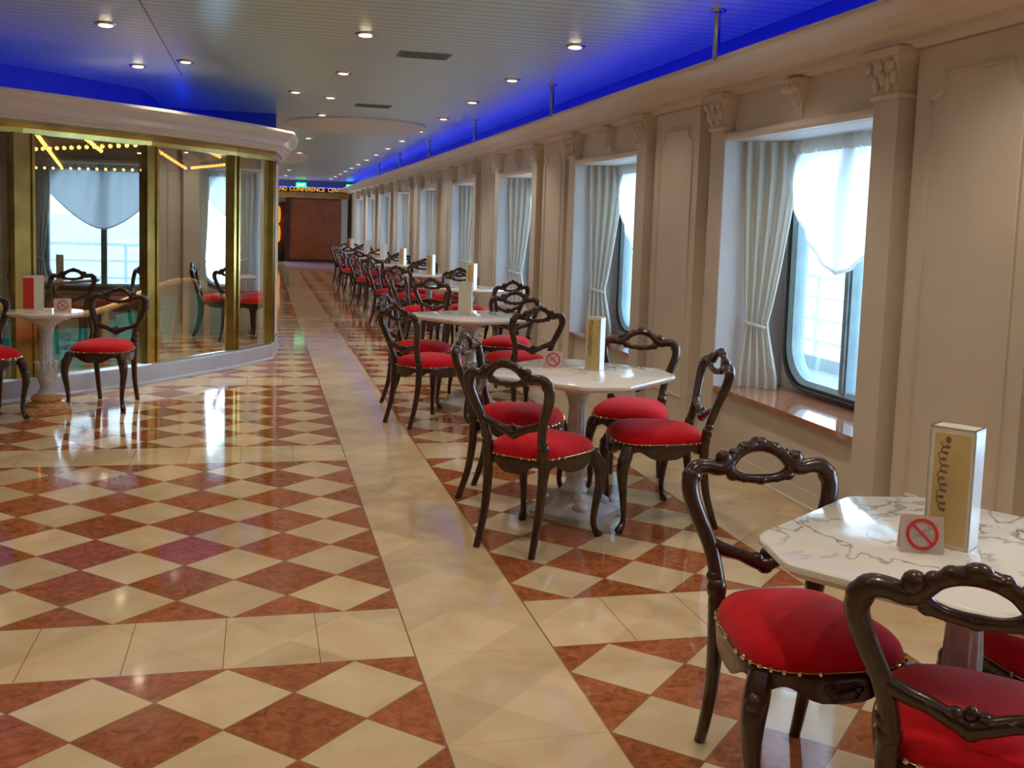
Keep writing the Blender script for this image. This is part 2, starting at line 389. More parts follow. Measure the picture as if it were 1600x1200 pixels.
# pilasters, boards, lintels
bmP = bmesh.new()
def capital(bm, x, y0, y1):
    """flared carved capital on a pilaster, front towards -x"""
    z0, z1 = 2.17, 2.40
    R = []
    for z, o in ((z0, .008), (z0+.02, .02), (z0+.035, .008), (z0+.06, .012), (z0+.13, .028), (z0+.185, .05), (z0+.19, .06), (z1, .062)):
        R.append([(WX+.01, y0-o, z), (x-o, y0-o, z), (x-o, y1+o, z), (WX+.01, y1+o, z)])
    loops(bm, R)
    w = y1-y0
    for yy in (y0+.01, y1-.01, (y0+y1)/2):
        blob(bm, (x-.05, yy, z0+.155), .026, (.8, 1, 1))
        blob(bm, (x-.028, yy, z0+.10), .022, (.8, 1, 1.8))
    for yy in (y0+w*.25, y0+w*.75): blob(bm, (x-.03, yy, z0+.075), .02, (.8, 1, 2))
tn = 2
for k in KS:
    a, b = wy(k)
    bm = bmesh.new()
    for y0, y1 in ((a-.20, a), (b, b+.20)):
        box(bm, 2.90, WX+.02, y0, y1, 0, 2.18); box(bm, 2.885, WX, y0-.01, y1+.01, 0, .14)
        capital(bm, 2.90, y0, y1)
    struct('trim_%d' % tn, bm, MT['wall'], smooth=True); tn += 1
    # lintel moulding, corbel
    bm = bmesh.new()
    extrude_profile(bm, [(WX+.05, 2.105), (2.93, 2.105), (2.915, 2.12), (2.91, 2.14), (2.93, 2.155), (WX+.05, 2.16)], a, b)
    struct('trim_%d' % tn, bm, MT['cornice']); tn += 1
    m = (a+b)/2-.02
    bm = bmesh.new()
    R = []
    for z, w, d in ((2.17, .015, .01), (2.20, .03, .03), (2.25, .04, .045), (2.31, .06, .07), (2.35, .085, .10), (2.365, .09, .105), (2.385, .09, .105)):
        R.append([(WX-.05, m-w, z), (2.98-d, m-w, z), (2.98-d, m+w, z), (WX-.05, m+w, z)])
    loops(bm, R)
    for dy in (-.06, 0, .06): blob(bm, (2.885, m+dy, 2.335), .03)
    blob(bm, (2.93, m, 2.27), .03, (1, 1, 1.4))
    struct('trim_%d' % tn, bm, MT['cornice'], smooth=True); tn += 1
    # board panel with an inset moulding frame notched at its top corners
    y0, y1 = a-1.08, a-.26
    bm = bmesh.new(); box(bm, 2.955, WX+.01, y0, y1, .10, 2.385)
    fy0, fy1, ft, fb = y0+.10, y1-.12, 2.25, .32
    path = [(fy0, fb), (fy1, fb), (fy1, ft-.10)]
    for q in range(5):
        t_ = pi/2*q/4; path.append((fy1-.085*sin(t_)*1.0, ft-.10+.085*(1-cos(t_))))
    path += [(fy1-.085, ft), (fy0+.085, ft)]
    for q in range(5):
        t_ = pi/2*(1-q/4); path.append((fy0+.085*sin(t_), ft-.10+.085*(1-cos(t_))))
    pts = []
    for p_ in path:
        if not pts or (Vector(p_)-pts[-1]).length > .004: pts.append(Vector(p_))
    m_ = len(pts)
    def off(o):
        out = []
        for q in range(m_):
            d1 = (pts[q]-pts[q-1]).normalized(); d2 = (pts[(q+1) % m_]-pts[q]).normalized()
            n_ = Vector((d1.y+d2.y, -d1.x-d2.x)).normalized(); out.append(pts[q]+n_*o)
        return out
    RR = [[(x_, p_.x, p_.y) for p_ in off(o)] for o, x_ in ((.014, 2.956), (.010, 2.944), (.003, 2.941), (-.004, 2.948), (-.010, 2.945), (-.014, 2.956))]
    loops(bm, RR, False, False)
    struct('trim_%d' % tn, bm, MT['wall'], smooth=True); tn += 1

# windows
def rrect(cy, cz, hw, hh, r, n=7):
    P = []
    for cx_, cz_, a0 in ((cy+hw-r, cz+hh-r, 0), (cy-hw+r, cz+hh-r, pi/2), (cy-hw+r, cz-hh+r, pi), (cy+hw-r, cz-hh+r, 1.5*pi)):
        for q in range(n+1):
            a = a0+pi/2*q/n; P.append((cx_+r*cos(a), cz_+r*sin(a)))
    return P
def build_window():
    # local origin: opening centre in y, z as world, x as world
    root = empty('window_1')
    root['kind'] = 'structure'
    hw = .835
    cz, hh = (.585+2.06)/2, (2.06-.585)/2
    inner = rrect(0, cz, .66, hh, .24)
    # niche back plate with rounded hole
    bm = bmesh.new()
    n = len(inner); outer = []
    for (y, z) in inner:
        dy, dz = y, z-cz
        s = min((hw)/abs(dy) if abs(dy) > 1e-6 else 9e9, ((ZT-cz) if dz > 0 else (cz-ZS))/abs(dz) if abs(dz) > 1e-6 else 9e9)
        outer.append((dy*s, cz+dz*s))
    for x in (3.385,):
        A = [bm.verts.new((x, y, z)) for y, z in inner]; B = [bm.verts.new((x, y, z)) for y, z in outer]
        A2 = [bm.verts.new((x+.065, y, z)) for y, z in inner]
        for i in range(n):
            j = (i+1) % n; bm.faces.new((A[i], A[j], B[j], B[i])); bm.faces.new((A[i], A2[i], A2[j], A[j]))
    # corner filler triangles
    for sy in (-1, 1):
        for zc in (ZS, ZT):
            box(bm, 3.387, 3.44, min(sy*hw, sy*(hw-.12)), max(sy*hw, sy*(hw-.12)), min(zc, zc+(.10 if zc == ZS else -.06)), max(zc, zc+(.06 if zc == ZS else -.04)))
    link('niche_back', bm, MT['reveal'], root, smooth=False)
    bm = bmesh.new()
    for sy in (-1, 1): box(bm, 2.905, 3.385, min(sy*hw, sy*(hw-.006)), max(sy*hw, sy*(hw-.006)), ZS, ZT-.006)
    box(bm, 2.985, 3.385, -hw, hw, ZT-.006, ZT)
    link('reveal', bm, MT['reveal'], root, smooth=False)
    bm = bmesh.new()
    R = []
    for x, o in ((3.385, .035), (3.345, .03), (3.335, .015), (3.35, 0), (3.36, -.012), (3.42, -.018), (3.43, .03)):
        R.append([(x, y, z) for y, z in rrect(0, cz, .66+o, hh+o, .24+o*.5)])
    R.append(R[0]); loops(bm, R, False, False)
    link('window_frame', bm, MT['steel'], root)
    bm = bmesh.new()
    R = [[(x, y, z) for y, z in rrect(0, cz, .66+o, hh+o, .24)] for x, o in ((3.332, .032), (3.325, .045), (3.34, .056), (3.386, .056), (3.386, .032))]
    R.append(R[0]); loops(bm, R, False, False)
    link('gasket', bm, MT['rubber'], root)
    bm = bmesh.new(); box(bm, 3.345, 3.41, -.035, .035, .58, 2.06); box(bm, 3.33, 3.345, -.02, .02, .59, 2.05)
    link('mullion', bm, MT['steel'], root, smooth=False)
    bm = bmesh.new(); vs = [bm.verts.new((3.395, y, z)) for y, z in rrect(0, cz, .655, hh-.005, .24)]; bm.faces.new(vs)
    vs = [bm.verts.new((3.401, y, z)) for y, z in rrect(0, cz, .655, hh-.005, .24)]; bm.faces.new(vs)
    link('window_pane', bm, MT['winglass'], root, smooth=False)
    bm = bmesh.new(); box(bm, 2.915, 3.39, -hw, hw, ZS-.03, ZS)
    for e in list(bm.edges):
        pass
    link('window_sill', bm, MT['sill'], root, smooth=False)
    return root
def fold_strip(bm, path_fn, z_top, z_bot, nz, nu, thick=.004):
    """path_fn(u, z) -> (x, y)"""
    G = []
    for i in range(nz+1):
        z = z_top+(z_bot-z_top)*i/nz
        G.append([bm.verts.new((*path_fn(u/nu, z), z)) for u in range(nu+1)])
    for i in range(nz):
        for j in range(nu): bm.faces.new((G[i][j], G[i][j+1], G[i+1][j+1], G[i+1][j]))
def build_curtain(sy):
    root = empty('curtain')
    def w(z):      # width factor: gathered at the tie-back
        tz = .93
        if z > tz: return .42+.58*min(1, ((z-tz)/.9))**.8
        return .42+.33*min(1, ((tz-z)/.35))
    def pf(u, z):
        ww = w(z); s = u
        # along the line from the reveal's front to the window
        a = Vector((3.035, sy*.80)); b = Vector((3.31, sy*.60)); c = a.lerp(b, .30)
        p = c+(a.lerp(b, s)-c)*ww
        nrm = Vector((b.y-a.y, -(b.x-a.x))).normalized()
        p = p+nrm*(.020*sin(u*2*pi*4.5+.4*sin(z*3)))*(.6+.4*ww)
        return p.x, p.y
    bm = bmesh.new(); fold_strip(bm, pf, ZT-.01, ZS+.004, 26, 66)
    o = link('curtain_cloth', bm, MT['curtain'], root, angle=180, recalc=False)
    bm = bmesh.new()
    P = []
    for q in range(14):
        a = 2*pi*q/14; c = Vector((3.035, sy*.80)).lerp(Vector((3.31, sy*.60)), .30)
        d = Vector((.275, -sy*.2)).normalized(); e = Vector((d.y, -d.x))
        p = c+d*.085*cos(a)+d*.01+e*.036*sin(a); P.append((p.x, p.y, .925-.02*cos(a), .011))
    tube(bm, P, 8, 1, closed=True, flat=.5)
    link('tie_back', bm, MT['curtain'], root)
    return root
def build_swag():
    root = empty('swag_valance')
    bm = bmesh.new(); nu, nz = 56, 22; G = []
    for i in range(nz+1):
        row = []
        for j in range(nu+1):
            u = j/nu*2-1
            drop = .20+.60*(1-abs(u)**1.6)          # how deep the cloth hangs
            t = i/nz
            z = ZT-.012-drop*t
            # gather folds converge downwards
            x = 3.30-.035*sin(pi*t*.9)-.018*sin(u*34*(1-.25*t)+2.5*t)*(1-.35*t)-.03*t*(1-abs(u))
            y = u*.80*(1-.05*t)
            row.append(bm.verts.new((x, y, z)))
        G.append(row)
    for i in range(nz):
        for j in range(nu): bm.faces.new((G[i][j], G[i][j+1], G[i+1][j+1], G[i+1][j]))
    link('swag_cloth', bm, MT['swag'], root, angle=180, recalc=False)
    # the gathered heading
    bm = bmesh.new(); G = []
    for i in range(4):
        G.append([bm.verts.new((3.275-.022*sin(j*.95)-.01*(i in (1, 2)), -.80+1.6*j/110, ZT-.008-.028*i)) for j in range(111)])
    for i in range(3):
        for j in range(110): bm.faces.new((G[i][j], G[i][j+1], G[i+1][j+1], G[i+1][j]))
    link('gathered_heading', bm, MT['curtain'], root, angle=180, recalc=False)
    # drop folds of the swag's lower hem
    bm = bmesh.new()
    hp = []
    for q in range(-12, 13):
        u = q/12*.99; drop = .20+.60*(1-abs(u)**1.6)
        hp.append((3.30-.035*sin(pi*.9)-.018*sin(u*34*.75+2.5)*.65-.03*(1-abs(u)), u*.80*.95, ZT-.012-drop, .004+.008*(1-abs(u))))
    tube(bm, hp, 8, 1)
    link('hem_roll', bm, MT['swag'], root)
    return root
ORD = ['nearest', 'second', 'third', 'fourth', 'fifth', 'sixth', 'seventh', 'eighth', 'ninth']
w0 = build_window(); cf = build_curtain(1); cn = build_curtain(-1); sw0 = build_swag()
for k in KS:
    cy = sum(wy(k))/2
    first = (k == KS[0])
    w = w0 if first else copy_tree(w0); w.location = (0, cy, 0); w.name = 'window_%d' % (k+3)
    where = ('the %s right wall window' % ORD[k]) if k >= 0 else ('the window %s, out of view' % ('beside the camera' if k == -1 else 'behind the camera'))
    c = cf if first else copy_tree(cf); c.location = (0, cy, 0)
    tag(c, 'cream tied-back curtain on the far side of %s' % where, 'curtain', 'cream curtains tied back beside the windows')
    c = cn if first else copy_tree(cn); c.location = (0, cy, 0)
    tag(c, 'cream tied-back curtain on the near side of %s' % where, 'curtain', 'cream curtains tied back beside the windows')
    s = sw0 if first else copy_tree(sw0); s.location = (0, cy, 0)
    tag(s, 'sheer white swag draped across the top of %s' % where, 'swag', 'white swags across the windows')

# outside: deck, bulwark, rails, sea
bm = bmesh.new(); box(bm, 3.46, 6.9, -12, 60, -.25, -.15)
for j in range(12): box(bm, 3.6+j*.27, 3.606+j*.27, -12, 60, -.15, -.147)
struct('trim_deck', bm, MT['deck'])['kind'] = 'structure'
rl = empty('deck_railing', (6.75, 14, -.15)); tag(rl, 'white painted ship railing on the deck outside the windows', 'railing')
for z in (.35, .62, .89, 1.15):
    bm = bmesh.new(); box(bm, -.02, .02, -25, 45, z-.018, z+.018) if z < 1.1 else box(bm, -.05, .05, -25, 45, z-.025, z+.025)
    link('rail', bm, MT['white'], rl, smooth=False)
bm = bmesh.new(); box(bm, -.04, .04, -25, 45, 0, .16); link('kerb', bm, MT['steel'], rl, smooth=False)
for j in range(46):
    if j == 0:
        bm = bmesh.new(); box(bm, -.025, .025, -.025, .025, 0, 1.14); rp = link('post', bm, MT['white'], rl, smooth=False)
        rp.location = (0, -25, 0)
    else:
        c = rp.copy(); COL.objects.link(c); c.location = (0, -25+1.5*j, 0)
bm = bmesh.new(); vs = [bm.verts.new(p) for p in ((9, -2500, -12), (4000, -2500, -12), (4000, 4000, -12), (9, 4000, -12))]; bm.faces.new(vs)
tag(link('sea', bm, MT['sea'], smooth=False), 'blue grey sea beyond the deck railing', 'sea', kind='stuff')

# ---------------------------------------------------------------- curved glass partition on the left
POLY = [(-5.6, 7.0), (-4.25, 7.25), (-2.95, 7.85), (-1.82, 8.76), (-.96, 9.62), (-.27, 10.57), (.09, 11.2), (.17, 12.2), (.17, 13.4)]
def offset_poly(P, d):
    out = []
    for i, p in enumerate(P):
        p = Vector(p); ds = []
        if i > 0: ds.append((p-Vector(P[i-1])).normalized())
        if i < len(P)-1: ds.append((Vector(P[i+1])-p).normalized())
        ns = [Vector((q.y, -q.x)) for q in ds]
        n = sum(ns, Vector((0, 0))).normalized()
        out.append(p+n*(d/max(.3, n.dot(ns[0]))))
    return out
def sweep(bm, prof, P=POLY):
    """prof: closed list of (outward offset, z)"""
    cols = [offset_poly(P, o) for o, z in prof]
    R = [[(cols[j][i].x, cols[j][i].y, prof[j][1]) for j in range(len(prof))] for i in range(len(P))]
    loops(bm, R)
part = empty('glass_partition', (0, 0, 0))
tag(part, 'curved brass framed glass partition of the lounge on the left', 'glass partition')
bm = bmesh.new(); sweep(bm, [(-.10, 0), (.05, 0), (.05, .012), (.035, .03), (.035, .155), (.03, .165), (-.10, .165)]); link('plinth', bm, MT['plinth'], part, smooth=False)
bm = bmesh.new(); sweep(bm, [(-.03, .165), (.025, .165), (.022, .185), (-.03, .19)]); link('bottom_rail', bm, MT['chrome'], part, smooth=False)
bm = bmesh.new(); sweep(bm, [(-.04, 2.10), (.03, 2.10), (.035, 2.14), (.05, 2.17), (.05, 2.20), (-.04, 2.20)]); link('top_rail', bm, MT['gold'], part, smooth=False)
for i, (a, b) in enumerate(list(zip(POLY, POLY[1:]))[:6]):
    a, b = Vector(a), Vector(b); d = (b-a).normalized(); n = Vector((d.y, -d.x))
    bm = bmesh.new()
    A, B = a+d*.05, b-d*.05
    for off in (0,):
        bm.faces.new([bm.verts.new((*(p+n*off), z)) for p, z in ((A, .185), (B, .185), (B, 2.11), (A, 2.11))])
    link('glass_pane', bm, MT['pane'], part, smooth=False)
bm = bmesh.new(); sweep(bm, [(-.12, .165), (.02, .165), (.02, 2.10), (-.12, 2.10)], [(.095, 11.22), (.17, 12.2), (.17, 13.45)]); struct('wall_corner', bm, MT['wall'])
for i, p in enumerate(POLY[:7]):
    p = Vector(p)
    wdt = .075 if i < 4 else (.055 if i == 4 else (.04 if i == 5 else .028))
    if i == 0: d = (Vector(POLY[1])-p).normalized()
    elif i == len(POLY)-1: d = (p-Vector(POLY[i-1])).normalized()
    else: d = ((Vector(POLY[i+1])-p).normalized()+(p-Vector(POLY[i-1])).normalized()).normalized()
    m = Matrix.Translation((p.x, p.y, 0)) @ Matrix.Rotation(atan2(d.y, d.x), 4, 'Z')
    bm = bmesh.new()
    box(bm, -wdt, wdt, -.035, .04, .185, 2.10, mtx=m)
    for sx in (-1, 1): box(bm, sx*wdt-.012, sx*wdt+.012, -.05, .02, .185, 2.10, mtx=m)
    link('post', bm, MT['gold'], part, smooth=False)
bm = bmesh.new()
sweep(bm, [(-.06, 2.20), (.07, 2.20), (.09, 2.215), (.12, 2.225), (.12, 2.25), (.15, 2.26), (.17, 2.30), (.17, 2.33), (.22, 2.36), (.24, 2.385), (.24, 2.41), (.215, 2.41), (.215, 2.385), (-1.40, 2.385), (-1.40, 2.36), (-.06, 2.36)])
struct('trim_lounge', bm, MT['cornice'])
bm = bmesh.new(); sweep(bm, [(-1.43, 2.36), (-1.35, 2.36), (-1.35, CEIL), (-1.43, CEIL)]); struct('trim_cove', bm, MT['cove'])
bm = bmesh.new(); sweep(bm, [(-1.12, 2.386), (-1.06, 2.386), (-1.06, 2.405), (-1.12, 2.405)])
tag(link('light_strip', bm, MT['blue'], smooth=False), 'blue glowing light strip in the cove above the curved glass partition', 'light strip')

bm = bmesh.new(); box(bm, -1.42, .17, 13.38, 13.44, 2.36, CEIL); struct('trim_cove_end', bm, MT['cove'])
# the wall that carries on from the partition to the far end
bm = bmesh.new(); box(bm, .03, .17, 13.4, YE-2, 0, CEIL); struct('wall_corridor', bm, MT['wall'])
# lounge behind the glass
bm = bmesh.new(); box(bm, -8.2, .03, 33.2, 33.4, 0, CEIL); box(bm, -8.19, -8.1, 7, 33.2, 0, CEIL); struct('wall_lounge', bm, MT['lounge'])
bm = bmesh.new(); sweep(bm, [(-.11, .001), (-.11, .012), (-24, .012), (-24, .001)], [(-7.9, 7.4), (.02, 7.4)]) if False else None
bm.free()
LP = [(-8.1, 7.2)]+[(p.x, p.y) for p in offset_poly(POLY, -.12)]+[(.02, 13.4), (.02, 33.2), (-8.1, 33.2)]
LC = [(-8.1, 7.2)]+[(p.x, p.y) for p in offset_poly(POLY, -1.42)]+[(-1.26, 33.2), (-8.1, 33.2)]
for nm, z, mt_, LP in (('floor_lounge', .006, 'loungefloor', LP), ('ceiling_lounge', CEIL-.01, 'lounge', LC)):
    bm = bmesh.new(); f = bm.faces.new([bm.verts.new((x, y, z)) for x, y in LP]); bmesh.ops.triangulate(bm, faces=[f]); struct(nm, bm, MT[mt_])

# curved balustrade inside the lounge: wooden rail over teal panels
bal = empty('curved_balustrade'); tag(bal, 'low curved balustrade with wooden rail and teal glass panels behind the partition', 'balustrade')
BP = []
BQ = [offset_poly(POLY, -.55)[i] for i in (2, 3, 4, 5)]+[Vector((-.35, 11.5))]
for a, b in zip(BQ, BQ[1:]):
    for q in range(6): BP.append(a.lerp(b, q/6))
BP.append(BQ[-1])
nB = len(BP)
def bz(i): return .47+.13*sin(i/(nB-1)*pi*3.1+.6)
bm = bmesh.new(); tube(bm, [(p.x, p.y, bz(i)+.25, .03) for i, p in enumerate(BP)], 8, 2); link('handrail', bm, MT['rail'], bal)
for i in range(nB-1):
    a, b = BP[i], BP[i+1]
    if i % 3 == 2: continue
    bm = bmesh.new(); t_ = .05
    d = (b-a).normalized(); n = Vector((d.y, -d.x))*.05
    bm.faces.new([bm.verts.new(v) for v in ((a.x+n.x, a.y+n.y, .12), (b.x-n.x, b.y-n.y, .06), (b.x+n.x, b.y+n.y, bz(i+1)+.12), (a.x-n.x, a.y-n.y, bz(i)+.14))])
    bmesh.ops.solidify(bm, geom=bm.faces[:], thickness=.012)
    link('teal_panel', bm, MT['teal'], bal, smooth=False)
for i in range(0, nB, 3):
    p = BP[i]; bm = bmesh.new(); box(bm, p.x-.03, p.x+.03, p.y-.03, p.y+.03, .006, bz(i)+.24); link('baluster', bm, MT['rail'], bal, smooth=False)

# garlands of amber bulbs under the lounge ceiling
gar = [((-3.34, 16.8), (-5.5, 31.5), 22, 'running away on the left'), ((-2.76, 17.4), (-3.1, 22), 9, 'slanting behind the middle of the wide pane'),
       ((-4.46, 22.2), (-1.98, 19.0), 16, 'crossing the wide pane halfway up'), ((-6.6, 31.5), (-2.93, 29.7), 16, 'farthest and lowest, spanning the wide pane'),
       ((-1.6, 18.3), (-1.2, 17.7), 5, 'short one at the top of the second pane'), ((-1.2, 17.7), (-.84, 22.1), 10, 'slanting across the upper right second pane'),
       ((-1.9, 20.7), (-1.9, 27.9), 11, 'slanting across the left of the second pane'), ((-1.68, 27), (-.84, 24.6), 11, 'lower edge of the diamond in the second pane'),
       ((-.456, 20.2), (-.02, 20.2), 8, 'last one beside the partition corner')]
bulb_me = None
for gi, (a, b, n, desc) in enumerate(gar):
    g = empty('light_garland', (a[0], a[1], 2.75-.022*(gi % 4))); tag(g, 'amber bulb garland in the lounge, %s' % desc, 'light garland', 'amber bulb garlands in the lounge')
    dx, dy = b[0]-a[0], b[1]-a[1]
    bm = bmesh.new(); tube(bm, [(0, 0, .02, .008), (dx/2, dy/2, .0, .008), (dx, dy, .02, .008)], 5, 4); link('cable', bm, MT['darkwood'], g)
    for q in range(n):
        if bulb_me is None:
            bm = bmesh.new(); blob(bm, (0, 0, 0), .038, u=8, v=6); o = link('bulb', bm, MT['bulb'], g); bulb_me = o.data
        else:
            o = bpy.data.objects.new('bulb', bulb_me); COL.objects.link(o); o.parent = g
        o.location = (dx*q/(n-1), dy*q/(n-1), -.02)

# ---------------------------------------------------------------- far end
bm = bmesh.new()
box(bm, -.0, .45, YE, YE+.2, 0, CEIL); box(bm, .45, .90, YE, YE+.2, 2.05, CEIL); box(bm, .90, 3.45, YE, YE+.2, 0, CEIL)
struct('wall_far', bm, MT['lounge'])
bm = bmesh.new(); box(bm, .17, 2.98, YE-.30, YE, 2.42, 2.55); box(bm, .17, 2.98, YE-.34, YE, 2.40, 2.43); struct('trim_header', bm, MT['darkwood'])
bm = bmesh.new(); box(bm, .17, 2.98, YE-.18, YE, 2.20, 2.40); struct('trim_fascia', bm, MT['rail'])
bm = bmesh.new(); box(bm, .2, 2.95, YE-.16, YE-.12, 2.552, 2.58)
tag(link('light_strip', bm, MT['blue'], smooth=False), 'blue glowing light strip above the gold lettering at the far end', 'light strip')
dr = empty('door_1', (1.85, YE-.05, 0)); dr['kind'] = 'structure'
bm = bmesh.new(); box(bm, -.90, .84, -.03, .04, .10, 2.16)
for z in (.55, .98, 1.42, 1.80):
    box(bm, -.88, .82, -.036, -.03, z, z+.012)
link('wood_panel', bm, MT['doorwood'], dr, smooth=False)
bm = bmesh.new(); box(bm, -1.0, .94, -.05, .05, 0, .10); link('threshold', bm, MT['darkwood'], dr, smooth=False)
bm = bmesh.new(); box(bm, -1.05, -.90, -.08, .05, 0, 2.2); link('jamb', bm, MT['darkwood'], dr, smooth=False)
bm = bmesh.new(); box(bm, 2.70, 2.90, YE-.35, YE-.03, 0, 2.20); struct('trim_column', bm, MT['skin'])
# doorway niche with lamps
bm = bmesh.new(); box(bm, .30, 1.05, YE+3.0, YE+3.1, 0, 2.3); box(bm, .20, .45, YE+.2, YE+3, 0, 2.3); box(bm, .90, 1.1, YE+.2, YE+3, 0, 2.3); box(bm, .3, 1.0, YE+.2, YE+3, 2.05, 2.3)
struct('wall_niche', bm, MT['doorwood'])
for z, lab in ((1.62, 'upper'), (.92, 'lower')):
    l = empty('wall_sconce', (.62, YE+2.9, z)); tag(l, '%s of two amber glowing lamps in the dark doorway at the far end' % lab, 'lamp', 'amber lamps in the far doorway')
    bm = bmesh.new(); lathe(bm, [(.03, -.32), (.07, -.24), (.09, 0), (.07, .22), (.02, .32)], 12); link('shade', bm, MT['amberlamp'], l)
    bm = bmesh.new(); box(bm, -.02, .02, .0, .1, -.05, .05); link('bracket', bm, MT['brass'], l, smooth=False)
for z, r_, lab in ((1.92, .17, 'upper'), (1.45, .11, 'lower')):
    l = empty('wall_ornament', (WX, 33.2, z)); tag(l, '%s dark rounded ornament on the window wall near the far end' % lab, 'ornament')
    bm = bmesh.new(); blob(bm, (-.02, 0, 0), r_, (.25, 1.6, 1.25), 14, 9); link('plaque', bm, MT['picture'], l)
    bm = bmesh.new(); tube(bm, [(-.02, r_*1.55*cos(a), r_*1.2*sin(a), .02) for a in [2*pi*q/14 for q in range(14)]], 6, 1, closed=True); link('rim', bm, MT['wood'], l)
bm = bmesh.new(); box(bm, .75, 2.9, 31.0, YE-.06, .001, .012)
tag(link('carpet', bm, MT['rug'], smooth=False), 'dark purple carpet in front of the wooden panel at the far end', 'carpet')
def text_mesh(s, size, extr=.004, font_scale=1.0):
    cu = bpy.data.curves.new('t', 'FONT'); cu.body = s; cu.size = size; cu.extrude = extr; cu.align_x = 'CENTER'; cu.align_y = 'CENTER'
    ob = bpy.data.objects.new('t', cu); COL.objects.link(ob)
    dg = bpy.context.evaluated_depsgraph_get(); dg.update()
    me = bpy.data.meshes.new_from_object(ob.evaluated_get(dg)); bpy.data.objects.remove(ob); bpy.data.curves.remove(cu)
    return me
def text_obj(name, s, size, mat, loc, rot, parent=None, sx=1, extr=.004):
    me = text_mesh(s, size, extr); me.materials.clear(); me.materials.append(mat)
    o = bpy.data.objects.new(name, me); COL.objects.link(o); o.location = loc; o.rotation_euler = rot; o.scale = (sx, 1, 1)
    if parent: o.parent = parent
    return o
ls = empty('lettering_sign', (1.68, YE-.31, 2.487)); tag(ls, 'row of glowing gold capital letters on the dark header at the far end', 'sign')
for s, x, wd in (('GRAND', -1.13, .58), ('CONFERENCE', -.16, 1.18), ('CENTRE', .87, .66)):
    o = text_obj('word', s, .20, MT['goldlight'], (x, 0, 0), (pi/2, 0, 0), ls, extr=.01)
    wdt = max(v.co.x for v in o.data.vertices)-min(v.co.x for v in o.data.vertices); o.scale = (wd/wdt, 1, 1)
for x, w_, lab in ((1.30, .34, 'green glowing exit sign hanging above the middle of the gold lettering'), (2.92, .22, 'smaller green glowing exit sign at the right end of the gold lettering')):
    e = empty('exit_sign', (x, YE-.75, 2.62)); tag(e, lab, 'exit sign')
    bm = bmesh.new(); box(bm, -w_/2, w_/2, -.03, .03, -.08, .08); link('housing', bm, MT['green'], e, smooth=False)
    o = text_obj('exit_lettering', 'EXIT', .12, MT['exitwhite'], (0, -.033, 0), (pi/2, 0, 0), e)
    bm = bmesh.new(); box(bm, -.01, .01, -.01, .01, .08, .18); link('stem', bm, MT['chrome'], e, smooth=False)

# ---------------------------------------------------------------- ceiling fittings
def build_down(lit):
    r = empty('downlight')
    bm = bmesh.new(); lathe(bm, [(.045, -.002), (.052, -.012), (.072, -.010), (.076, -.001)], 20)
    link('trim_ring', bm, MT['chrome'], r)
    bm = bmesh.new(); lathe(bm, [(.044, -.013), (.044, -.016), (.03, -.020), (.001, -.021)], 16)
    link('lamp_lens', bm, MT['lamp'] if lit else MT['lampdim'], r)
    return r
BRIGHT = {0, 1, 2, 3}
dl = {True: None, False: None}
def ord_(n): return ORD[n] if n < 9 else 'far'
for i, (x, y) in enumerate(DOWN):
    lit = i in BRIGHT or y < 6
    if dl[lit] is None: o = dl[lit] = build_down(lit)
    else: o = copy_tree(dl[lit])
    o.location = (x, y, CEIL)
    row = 'along the window side' if x > 1.5 else ('along the middle of the corridor' if x > .3 else 'on the lounge side')
    spec = {0: 'glowing round ceiling spotlight nearest on the window side', 1: 'faintly glowing round ceiling spotlight nearest in the middle of the ceiling', 2: 'glowing round ceiling spotlight at the top left of the view',
            3: 'brightest round ceiling spotlight, above the curved glass partition'}
    if i in spec: tag(o, spec[i], 'ceiling light')
    else: tag(o, 'small round recessed ceiling light %s' % row, 'ceiling light', 'recessed lights '+row)
    ld = bpy.data.lights.new('spot', 'SPOT'); ld.energy = LAMP_W*(1.35 if x > 1.5 else 1.0); ld.color = (1, .84, .64); ld.spot_size = radians(118); ld.spot_blend = .7; ld.shadow_soft_size = .04
    if i == 3: ld.spot_size = radians(66)
    lo = bpy.data.objects.new('lamp_light', ld); COL.objects.link(lo); lo.parent = o; lo.location = (0, 0, -.03)
for j, y in enumerate((5.68, 9.2, 12.7, 16.3, 19.9, 23.4)):
    r = empty('ceiling_rod', (2.57, y, CEIL)); tag(r, 'short chrome rod between ceiling and cornice lip, %s one from the camera' % ORD[j], 'ceiling rod', 'chrome rods along the blue cove')
    bm = bmesh.new(); lathe(bm, [(.016, -.285), (.019, -.27), (.019, -.03), (.016, 0)], 12); link('rod', bm, MT['chrome'], r)
    bm = bmesh.new(); lathe(bm, [(.045, -.012), (.05, -.006), (.05, 0)], 16); link('flange', bm, MT['chrome'], r)
for (x, y, w_, l_, lab) in ((1.21, 8.05, .40, .24, 'nearer'), (1.21, 11.8, .40, .24, 'farther')):
    r = empty('air_vent', (x, y, CEIL)); tag(r, '%s of two rectangular grey air vents in the slatted ceiling' % lab, 'air vent')
    bm = bmesh.new(); box(bm, -w_/2, w_/2, -l_/2, l_/2, -.008, 0); link('vent_frame', bm, MT['vent'], r, smooth=False)
    bm = bmesh.new()
    for q in range(7): box(bm, -w_/2+.02, w_/2-.02, -l_/2+.025+q*.03, -l_/2+.035+q*.03, -.014, -.008)
    link('louvre', bm, MT['vent'], r, smooth=False)
